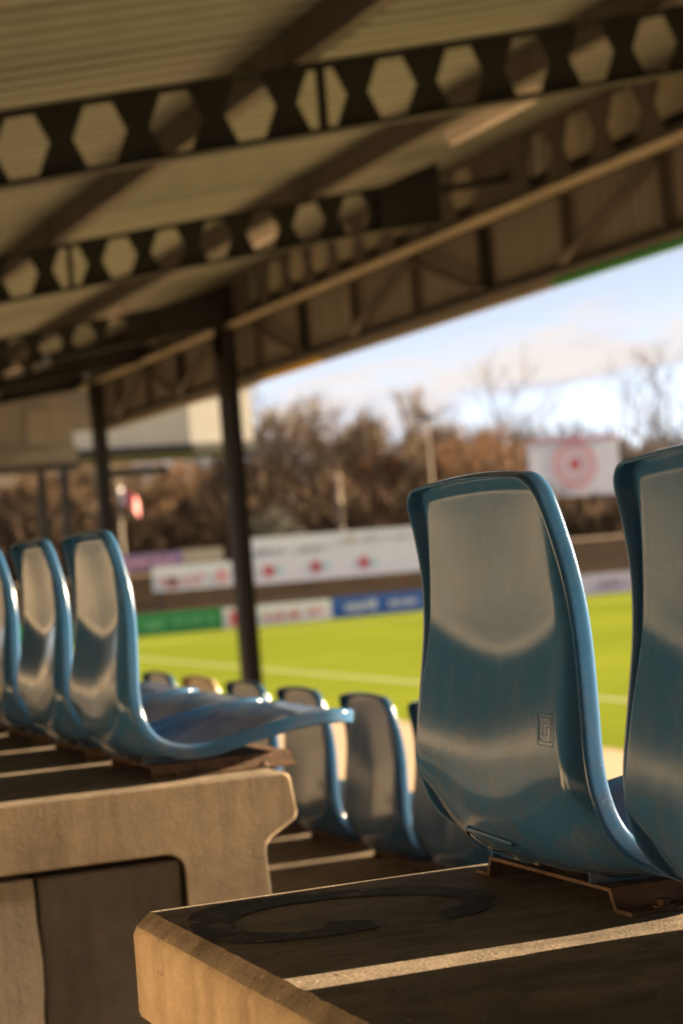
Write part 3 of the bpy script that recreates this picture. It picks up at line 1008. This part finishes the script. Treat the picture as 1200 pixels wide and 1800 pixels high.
def make_seat(mat, label, group):
    root = empty('stadium_seat', (0, 0, 0), label, 'seat', group)
    root.location.z = 0
    WLOC[root.name] = Vector((0, 0, 0))
    sh = build_shell('shell', mat); sh.parent = root
    # maker's mark: square spiral in a frame, moulded into the back (far side is +Y = +v)
    mk = MB()
    s0, s1_, v0, v1 = .250, .282, -.63, -.83         # top, bottom, left, right as seen from behind

    def q(x, y): return (s0 + (s1_ - s0) * y, v0 + (v1 - v0) * x)
    ridge(mk, [q(0, 0), q(1, 0), q(1, 1), q(0, 1), q(0, 0)], .0010, .00018)
    ridge(mk, [q(.88, .36), q(.88, .18), q(.80, .13), q(.2, .11), (q(.11, .18)), q(.09, .82), q(.18, .87), q(.83, .89), q(.86, .44), q(.56, .42)], .0009, .00018)
    ridge(mk, [q(.9, .33), q(.36, .30), q(.3, .68), q(.56, .69), q(.58, .45)], .0009, .00018)
    mk.build('maker_mark', mat, parent=root, local=True, smooth=True)
    # D-shaped moulded pocket low on the far side with its fixings
    fp = MB()
    pk = [(.372, -.10), (.370, .1), (.368, .3), (.368, .42), (.376, .49), (.390, .49), (.406, .41), (.418, .27), (.428, .1), (.432, -.1)]
    ridge(fp, pk, .005, .0022)
    fp.build('fixing_pocket', mat, parent=root, local=True, smooth=True)
    for (a, b_) in ((.386, .36), (.398, .20), (.402, .02)):
        p, nn = on_back(a, b_)
        sm = MB(); t1 = nn.orthogonal().normalized(); t2 = nn.cross(t1)
        ring = [p + t1 * .0032 * math.cos(k * math.pi / 4) + t2 * .0032 * math.sin(k * math.pi / 4) for k in range(8)]
        sm.add([r_ - nn * .001 for r_ in ring] + [r_ * 1 + nn * .001 for r_ in ring], [tuple(range(8)), tuple(range(15, 7, -1))] + [(k, (k + 1) % 8, (k + 1) % 8 + 8, k + 8) for k in range(8)])
        sm.build('rivet', M['steel_pale'], parent=root, local=True)
    # hat-section bracket running forward under the pan
    br = MB()
    hz = .024
    sec = [(-.19, 0.0), (-.19, .004), (-.158, .004), (-.148, hz), (.148, hz), (.158, .004), (.19, .004), (.19, 0), (.153, 0), (.143, hz - .004), (-.143, hz - .004), (-.153, 0)]
    br.prism([(a, b_) for a, b_ in sec], 0, .030, .30)
    bo = br.build('bracket', M['rust'], parent=root, local=True)
    for bx in (.075, .235):
        for sy in (-1, 1):
            bt = MB()
            for r_b, z0, z1, nn_ in ((.0115, .004, .0056, 12), (.0075, .0056, .0115, 6)):
                c_ = [(bx + r_b * math.cos(2 * math.pi * k / nn_), sy * .1765 + r_b * math.sin(2 * math.pi * k / nn_)) for k in range(nn_)]
                bt.prism(c_, 2, z0, z1)
            bt.build('bolt', M['rust'], parent=root, local=True)
    # moulded ribs that carry the pan on the bracket
    for yv in (-.12, .12):
        rb = MB(); up = []; lowr = []
        for i in range(13):
            t = i / 12
            s = .40 + .26 * t
            p, nn = on_back(s, yv / .21)
            up.append((p.x, p.z + .002)); lowr.append((p.x, max(hz + .001, p.z - .022 * math.sin(math.pi * (0.15 + 0.7 * t)))))
        poly = up + lowr[::-1]
        rb.prism([(a, b_) for a, b_ in poly], 1, yv - .002, yv + .002)
        rb.build('pan_rib', mat, parent=root, local=True)
    return root


XS = 0.962
proto = make_seat(M['blue'], 'tall blue plastic seat in sharp focus, full back with moulded maker mark', None)
proto.location = (XS, 2.046, S1 + CZ)
WLOC[proto.name] = Vector((XS, 2.046, S1))
g1 = 'blue plastic seats bolted to the concrete rows'
proto['group'] = g1
dup(proto, (XS, 1.534, S1), 'nearest blue plastic seat, cut off by the right edge of the picture', g1)
dup(proto, (XS, 3.80, S1), 'blurred blue seat at the aisle end of the left bench, its pan in side view', g1)
dup(proto, (XS, 4.30, S1), 'blurred blue seat second from the aisle on the left bench', g1)
dup(proto, (XS, 4.80, S1), 'blurred blue seat third from the aisle on the left bench, cut by the left edge', g1)
dup(proto, (XS, 5.30, S1), 'blurred blue seat fourth from the aisle on the left bench, nearly out of view', g1)
X2, S2 = 1.99, S1 - RISE
row2 = [(4.08, 'lower row blue seat mostly hidden behind the tall focused seat'), (4.58, 'lower row blue seat whose left part shows beside the focused seat'),
        (5.08, 'lower row blue seat standing clear between the left bench and the focused seat'), (5.58, 'lower row blue seat whose top shows over the pan tip of the left bench seat'),
        (6.08, 'lower row blue seat below the foot of the dark column'), (7.08, 'lower row blue seat farthest left, beside the back of the left bench seat')]
for y, lab in row2: dup(proto, (X2, y, S2), lab, g1)
bseat = make_seat(M['beige'], 'beige plastic seat among the blue ones in the lower row', None)
bseat.location = (X2, 6.58, S2 + CZ); bseat['group'] = g1
WLOC[bseat.name] = Vector((X2, 6.58, S2))


# ------------------------------------------------------------------ boards and far end
def marks(mb, x0, x1, z0, z1, y, n, seed, dens=0.75):
    """a line of unreadable printed characters: upright strokes with bars"""
    r_ = random.Random(seed)
    w = (x1 - x0) / n
    for k in range(n):
        if r_.random() > dens + 0.15: continue
        a = x0 + k * w; h = z1 - z0
        top = z1 if r_.random() < 0.35 else z1 - h * 0.25
        mb.box(a, a + w * 0.28, y - 0.006, y, z0, top)
        if r_.random() < dens: mb.box(a + w * 0.28, a + w * 0.75, y - 0.006, y, z0 + h * r_.choice((0, .35, .55)), z0 + h * r_.choice((.18, .5, .72)) + h * 0.12)
        if r_.random() < 0.5: mb.box(a + w * 0.5, a + w * 0.78, y - 0.006, y, z0, z0 + h * 0.7)


def disc(mb, x, z, y, r, r0=0.0, n=28):
    vs = []; fs = []
    for k in range(n):
        t = 2 * math.pi * k / n
        vs.append((x + r * math.cos(t), y, z + r * math.sin(t)))
    if r0 > 0:
        for k in range(n):
            t = 2 * math.pi * k / n
            vs.append((x + r0 * math.cos(t), y, z + r0 * math.sin(t)))
        fs = [(k, (k + 1) % n, n + (k + 1) % n, n + k) for k in range(n)]
    else: fs = [tuple(range(n))]
    mb.add(vs, fs)


YB = 90.8


def ad_board(x0, x1, z0, z1, y, mat, label, cat='advertising board', legs=True, name='advertising_board'):
    t = empty(name, ((x0 + x1) / 2, y, z0 if not legs else G), label, cat)
    MB().box(x0, x1, y, y + 0.06, z0, z1).build('panel', mat, parent=t)
    if legs:
        x = x0 + 0.4
        while x < x1:
            MB().box(x - 0.03, x + 0.03, y + 0.06, y + 0.12, G, z1 - 0.05).build('post', M['steel_grey'], parent=t)
            x += max(1.5, (x1 - x0 - 0.8) / 3)
    return t


t = ad_board(16.0, 28.55, G + 0.03, -2.38, YB, M['green'], 'green pitchside board with pale print, at the far end behind the goal line')
mb = MB(); marks(mb, 24.7, 25.9, -3.1, -2.7, YB - .004, 5, 3); marks(mb, 26.2, 28.2, -3.0, -2.65, YB - .004, 11, 4)
mb.build('lettering', M['lightgreen'], parent=t, kind='stuff')
t = ad_board(28.6, 33.95, G + 0.03, -2.44, YB, M['white'], 'white pitchside board with a red line of print, between the green and blue boards')
mb = MB(); marks(mb, 30.0, 32.4, -3.2, -2.72, YB - .004, 12, 5); marks(mb, 32.8, 33.6, -3.12, -2.68, YB - .004, 4, 6); mb.box(28.9, 29.3, YB - .01, YB - .004, -3.3, -2.6)
mb.build('lettering', M['red'], parent=t, kind='stuff')
t = ad_board(34.0, 46.0, G + 0.03, -2.40, YB, M['bluebd'], 'blue pitchside board with white print, left of the focused seat')
mb = MB(); marks(mb, 34.7, 36.6, -3.1, -2.62, YB - .004, 7, 8); marks(mb, 36.9, 38.4, -3.05, -2.7, YB - .004, 10, 9)
mb.build('lettering', M['white'], parent=t, kind='stuff')
t = ad_board(46.05, 62.0, G + 0.03, -2.38, YB, M['lilac'], 'lilac white pitchside board seen between the two right-hand seats')
mb = MB(); marks(mb, 48.3, 50.0, -3.1, -2.62, YB - .004, 7, 12); mb.build('lettering', M['purple'], parent=t, kind='stuff')

# banners on the bank behind the goal
t = ad_board(31.2, 40.9, -1.55, 0.72, 95.0, M['white'], 'long white banner with grey heading and three red spots, behind the goal', 'banner', name='banner')
for x in (31.6, 34.4, 37.0, 40.4): MB().box(x - .04, x + .04, 95.06, 95.14, G, 0.6).build('post', M['steel_grey'], parent=t)
mb = MB(); marks(mb, 31.8, 35.7, -0.12, 0.22, 94.996, 24, 21, 0.5); mb.build('heading', M['greyprint'], parent=t, kind='stuff')
mb = MB(); marks(mb, 37.4, 40.6, 0.2, 0.42, 94.996, 22, 22, 0.35); mb.build('heading', M['greyprint'], parent=t, kind='stuff')
for k, x in enumerate((32.45, 34.9, 37.45)):
    mb = MB(); disc(mb, x, -0.92 + k * 0.02, 94.994, 0.30); mb.build('red_spot', M['red'], parent=t)
    mb = MB(); mb.box(x + .35, x + .75, 94.988, 94.994, -1.08, -0.72); mb.build('blue_mark', M['cyan'], parent=t)
mb = MB(); mb.box(36.6, 37.1, 94.988, 94.994, 0.15, 0.45); mb.build('yellow_mark', M['cream'], parent=t)
t = ad_board(41.0, 44.0, -0.55, 0.72, 95.0, M['white'], 'short end piece of white banner beside the focused seat', 'banner', name='banner')
t = ad_board(26.0, 30.35, -1.45, -0.28, 93.0, M['white'], 'white banner with pink print left of the dark column', 'banner', name='banner')
for x in (26.3, 30.0): MB().box(x - .04, x + .04, 93.06, 93.14, G, -0.4).build('post', M['steel_grey'], parent=t)
mb = MB(); marks(mb, 26.3, 28.6, -1.25, -0.65, 92.996, 10, 31); disc(mb, 26.9, -1.1, 92.99, .3); disc(mb, 29.4, -0.95, 92.99, .36); mb.build('lettering', M['pink'], parent=t, kind='stuff')
t = ad_board(24.6, 27.9, -0.42, 0.38, 94.2, M['purple'], 'dusky purple banner partly behind the white and pink one', 'banner', name='banner')
mb = MB(); marks(mb, 25.0, 27.5, -0.25, 0.2, 94.196, 8, 33); mb.build('lettering', M['pink'], parent=t, kind='stuff')
t = ad_board(28.0, 30.3, -0.25, 0.42, 95.4, M['cream'], 'cream coloured board above the white and pink banner', 'banner', name='banner')

# stepped bank behind the goal
prof_t = [(91.6, G - 0.1)]
y_, z_ = 91.6, G + 0.25
prof_t.append((91.6, z_))
for k in range(9):
    y_ += 0.8; prof_t.append((y_, z_)); z_ += 0.27; prof_t.append((y_, z_))
prof_t += [(104, z_), (140, z_ + 0.8), (140, G - 0.1)]
MB().prism(prof_t, 0, -60, 130).build('terrace_bank', M['terrace'], kind='structure')

# scoreboard
K_ = 110.0 / 120.0
t = empty('scoreboard', (62.7 * K_, 110, G), 'white scoreboard with a red ringed round emblem, above the seats at right', 'scoreboard')
MB().box(59.4 * K_, 66.0 * K_, 110.0, 110.3, 2.05 * K_, 5.72 * K_).build('screen', M['white'], parent=t)
MB().box(59.4 * K_, 66.0 * K_, 109.96, 110.32, 5.72 * K_ + .003, 5.88 * K_).build('top_edge', M['red'], parent=t)
cx_, cz_ = 62.65 * K_, 4.15 * K_
for r1, r0, m_, dy in ((1.62, 1.22, 'pink', .012), (1.05, 0.78, 'pink', .012), (0.44, 0.0, 'red', .014)):
    mb = MB(); disc(mb, cx_, cz_, 110 - dy, r1 * K_, r0 * K_, 40); mb.build('emblem_ring' if r0 else 'emblem_centre', M[m_], parent=t, recalc=False)
for x in (60.5, 62.7, 64.9): MB().box(x * K_ - .12, x * K_ + .12, 110.05, 110.25, G, 2.05 * K_ - .003).build('post', M['steel_grey'], parent=t)
# hut below it
t = empty('hut', (63.5, 113, G), 'dark brown boarded hut below the scoreboard', 'hut')
MB().box(59.5, 72.0, 113, 117, G, 1.2).build('wall', M['shed'], parent=t)
MB().prism([(112.6, 1.2), (117.4, 1.2), (117.4, 1.5), (112.6, 1.8)], 0, 59.2, 72.3).build('roof', M['brick'], parent=t)
for a, b_ in ((60.4, 62.2), (63.0, 64.6)):
    w_ = MB().box(a, b_, 112.95, 113.0, -0.7, 0.2).build('window', M['steel_grey'], parent=t)
MB().box(59.5, 72, 112.9, 113, -0.85, -0.74).build('ledge', M['cladding'], parent=t)
MB().box(59.5, 72, 112.9, 113, 0.55, 0.75).build('band', M['brick'], parent=t)

# raised cabin beyond the end of the stand
t = empty('raised_cabin', (12.9, 46, G), 'white raised cabin on posts beyond the dark column, its right end in sun', 'cabin')
MB().box(10.6, 13.72, 45.0, 48.0, 2.62, 3.86).build('wall', M['whitewall'], parent=t)
MB().prism([(13.73, 45.0), (15.3, 45.17), (15.3, 48.0), (13.73, 48.0)], 2, 2.62, 3.86).build('end_bay', M['whitewall'], parent=t)
MB().prism([(10.3, 44.8), (13.85, 44.8), (15.5, 45.05), (15.5, 48.3), (10.3, 48.3)], 2, 3.865, 4.5).build('roof', M['cladding'], parent=t)
MB().prism([(10.5, 44.9), (13.77, 44.9), (15.4, 45.2), (15.4, 48.1), (10.5, 48.1)], 2, 2.42, 2.615).build('floor_beam', M['steel_black'], parent=t)
MB().box(11.7, 13.2, 45.1, 45.3, 1.98, 2.15).build('crossbeam', M['steel_black'], parent=t)
for x, y in ((10.8, 45.3), (15.28, 46.4), (10.8, 47.6)): MB().box(x - .08, x + .08, y - .08, y + .08, G, 2.42).build('leg', M['steel_black'], parent=t)


# poles and flag
def pole(x, y, z1, r, label, lamp=True):
    t = empty('floodlight_pole', (x, y, G), label, 'pole')
    MB().tube([(x, y, G), (x, y, z1)], [r, r * .75], 8).build('shaft', M['pole'], parent=t, smooth=True)
    if lamp: MB().box(x - .45, x + .45, y - .15, y + .15, z1, z1 + 0.3).build('lamp_head', M['steel_grey'], parent=t)
    return t


pole(42.1, 110, 4.3, 0.26, 'stout pale pole behind the left part of the long white banner', lamp=False)
pole(48.0, 110, 7.0, 0.09, 'thin pale pole behind the right part of the long white banner')
pole(26.5, 104, 1.3, 0.10, 'short pale pole behind the purple banner', lamp=False)
t = empty('flagpole', (27.6, 104, G), 'pale flagpole with a red and white flag, left of the dark column', 'flagpole')
MB().tube([(27.6, 104, G), (27.6, 104, 4.4)], [.09, .06], 8).build('shaft', M['pole'], parent=t, smooth=True)
fl = MB(); nx = 8
for j in range(2):
    for i in range(nx + 1):
        u = i / nx
        fl.v.append(Vector((27.68 + 0.95 * u, 103.95 + .12 * math.sin(u * 7), (3.95 if j else 3.1) - 0.75 * u * u)))
fl.f = [(i, i + 1, nx + 2 + i, nx + 1 + i) for i in range(nx)]; fl.m = [0 if i > 1 else 1 for i in range(nx)]
fl.build('flag', [M['red'], M['white']], parent=t, recalc=False, smooth=True)


# ------------------------------------------------------------------ bare trees
def make_tree(name, seed, h, spread, twig_mat, label, cat, loc, levels=4, twigs=2400, low=0.12):
    r_ = random.Random(seed)
    h *= 1.18
    t = empty(name, loc, label, cat)
    base = Vector(loc)
    tr = MB(); tips = []

    def grow(p, d, L, rad, lev):
        n = 4
        path = [p]; rr = [rad]
        for k in range(n):
            d = (d + Vector((r_.uniform(-.2, .2), r_.uniform(-.2, .2), r_.uniform(-.04, .12)))).normalized()
            path.append(path[-1] + d * L / n); rr.append(rad * (1 - 0.45 * (k + 1) / n))
        tr.tube(path, rr, 6 if lev < 2 else 4, cap=False)
        if lev >= 2: tips.extend([(path[1], path[-1], lev)] * (1 if lev == 2 else 2))
        if lev == levels: return
        nb = 4 if lev == 0 else r_.choice((3, 4))
        for k in range(nb):
            f = 1.0 if k == 0 else r_.uniform(low + 0.3 if lev else max(low, .25), 0.98)
            i = min(n - 1, int(f * n)); q = path[i].lerp(path[i + 1], f * n - i) if f < 1 else path[-1]
            az = r_.uniform(0, 2 * math.pi); tilt = r_.uniform(.45, 1.15) * spread
            nd = (d + Vector((math.cos(az), math.sin(az), 0.15)) * tilt).normalized()
            grow(q, nd, L * r_.uniform(.62, .9), rad * (0.60 if k == 0 else 0.42), lev + 1)
    grow(base, Vector((0, 0, 1)), h * 0.34, h * (0.019 if twigs < 1000 else 0.012), 0)
    tr.build('trunk', M['bark'], parent=t, recalc=False, smooth=True)
    tw = MB()
    for k in range(twigs):
        a, b_, lev = r_.choice(tips)
        q = a.lerp(b_, r_.random())
        d = ((b_ - a).normalized() + Vector((r_.uniform(-1, 1), r_.uniform(-1, 1), r_.uniform(-.5, .9))) * 0.9).normalized()
        L = h * r_.uniform(.04, .12)
        sd = d.orthogonal().normalized() * (0.009 + 0.0005 * h) * r_.uniform(.7, 1.5)
        sd.rotate(Matrix.Rotation(r_.uniform(0, 6.28), 3, d))
        m_ = q + d * L * .5 + Vector((r_.uniform(-1, 1), r_.uniform(-1, 1), r_.uniform(-1, 1))) * L * .08
        e = q + d * L + Vector((r_.uniform(-1, 1), r_.uniform(-1, 1), r_.uniform(-.6, 1))) * L * .15
        tw.add([q - sd, q + sd, m_ + sd * .7, m_ - sd * .7, e], [(0, 1, 2, 3), (3, 2, 4)])
        e2 = m_ + (d + Vector((r_.uniform(-1, 1), r_.uniform(-1, 1), r_.uniform(-.6, 1)))).normalized() * L * .5
        tw.add([m_ - sd * .7, m_ + sd * .7, e2], [(0, 1, 2)])
    tw.build('crown', twig_mat, parent=t, recalc=False)
    return t


TG = -1.2
specs = [
    ('bare tree with pale grey twigs just right of the dark column', 41.5, 116, 9.4, 'twig_grey', 1.0),
    ('broad bare brown tree behind the left part of the long banner', 45.0, 121, 9.8, 'twig', 1.05),
    ('bare tree with open fork above the stout pole', 47.6, 118, 9.2, 'twig_grey', .9),
    ('russet bare tree behind the middle of the long banner', 50.8, 122, 9.0, 'twig_red', 1.0),
    ('dense russet bare tree left of the focused seat top', 54.4, 117, 8.2, 'twig_red', 1.05),
    ('low russet bare tree behind the top of the focused seat', 55.8, 121, 7.2, 'twig_red', 1.1),
    ('slender dark bare tree left of the scoreboard', 60.6, 128, 10.2, 'twig', .8),
    ('tall open bare tree against the clouds right of the scoreboard', 77.3, 128, 12.6, 'twig_grey', 1.15),
    ('bare brown tree left of the dark column under the cabin', 36.5, 118, 8.2, 'twig', 1.0),
    ('bare tree with tawny twigs behind the flagpole', 32.6, 115, 7.6, 'twig', 1.1),
    ('bare brown tree beyond the left seats, right of the end post', 28.6, 112, 7.8, 'twig_grey', 1.0),
    ('tawny bare tree beyond the left seats under the gable', 24.8, 110, 8.0, 'twig', 1.0),
    ('bare tree at the far left above the farthest seat', 21.2, 112, 8.4, 'twig', 1.0),
]
for k, (lab, x, y, h, tm, sp) in enumerate(specs):
    dens = 4500 if tm == 'twig_red' else (3600 if k not in (6, 7) else 420)
    make_tree('bare_tree', 40 + k, h, sp, M[tm], lab, 'tree', (x, y, TG), twigs=dens)

# dark evergreen shrub behind the banner
t = empty('evergreen_bush', (35.0, 101.5, TG), 'dark evergreen bush behind the left end of the long white banner', 'bush')
r_ = random.Random(5)
tw = MB()
for k in range(2600):
    u = Vector((r_.gauss(0, 1), r_.gauss(0, 1), r_.gauss(0, 1))).normalized() * (r_.random() ** .4)
    c = Vector((34.9 + u.x * 2.1, 101.5 + u.y * 1.2, 0.55 + u.z * 1.75 + .25 * math.sin(u.x * 6)))
    a = Vector((r_.uniform(-1, 1), r_.uniform(-1, 1), r_.uniform(-1, 1))).normalized(); b_ = a.orthogonal().normalized()
    s_ = r_.uniform(.06, .14)
    tw.add([c - a * s_, c + b_ * s_ * .5, c + a * s_, c - b_ * s_ * .5], [(0, 1, 2, 3)])
tw.build('leaves', M['evergreen'], parent=t, recalc=False)
MB().tube([(34.9, 101.5, TG), (34.9, 101.5, 1.0)], [.12, .05], 6).build('stem', M['bark'], parent=t)

# tangled undergrowth along the bank and the far wood: nobody could count it
for nm, y0, y1, x0, x1, hz, cnt, mt, seed, sz in (('undergrowth', 108, 126, 12, 88, 6.5, 52000, 'brush', 3, .8), ('far_woods', 150, 195, 5, 150, 12.5, 56000, 'wood_far', 4, 1.9)):
    r_ = random.Random(seed); tw = MB()
    for k in range(cnt):
        x = r_.uniform(x0, x1); y = r_.uniform(y0, y1)
        top = hz * (0.62 + 0.45 * noise.noise(Vector((x * .12, y * .05, seed))) + .12 * r_.random())
        z = TG - 0.5 + top * (r_.random() ** 1.3)
        d = Vector((r_.uniform(-.7, .7), r_.uniform(-.7, .7), 1)).normalized(); L = r_.uniform(.7, 1.6) * sz
        sd = d.orthogonal().normalized() * .05 * sz * r_.uniform(.7, 1.6); sd.rotate(Matrix.Rotation(r_.uniform(0, 6.28), 3, d))
        p = Vector((x, y, z))
        tw.add([p - sd, p + sd, p + d * L + sd * .2, p + d * L - sd * .2], [(0, 1, 2, 3)])
    tw.build(nm, M[mt], recalc=False, kind='stuff')
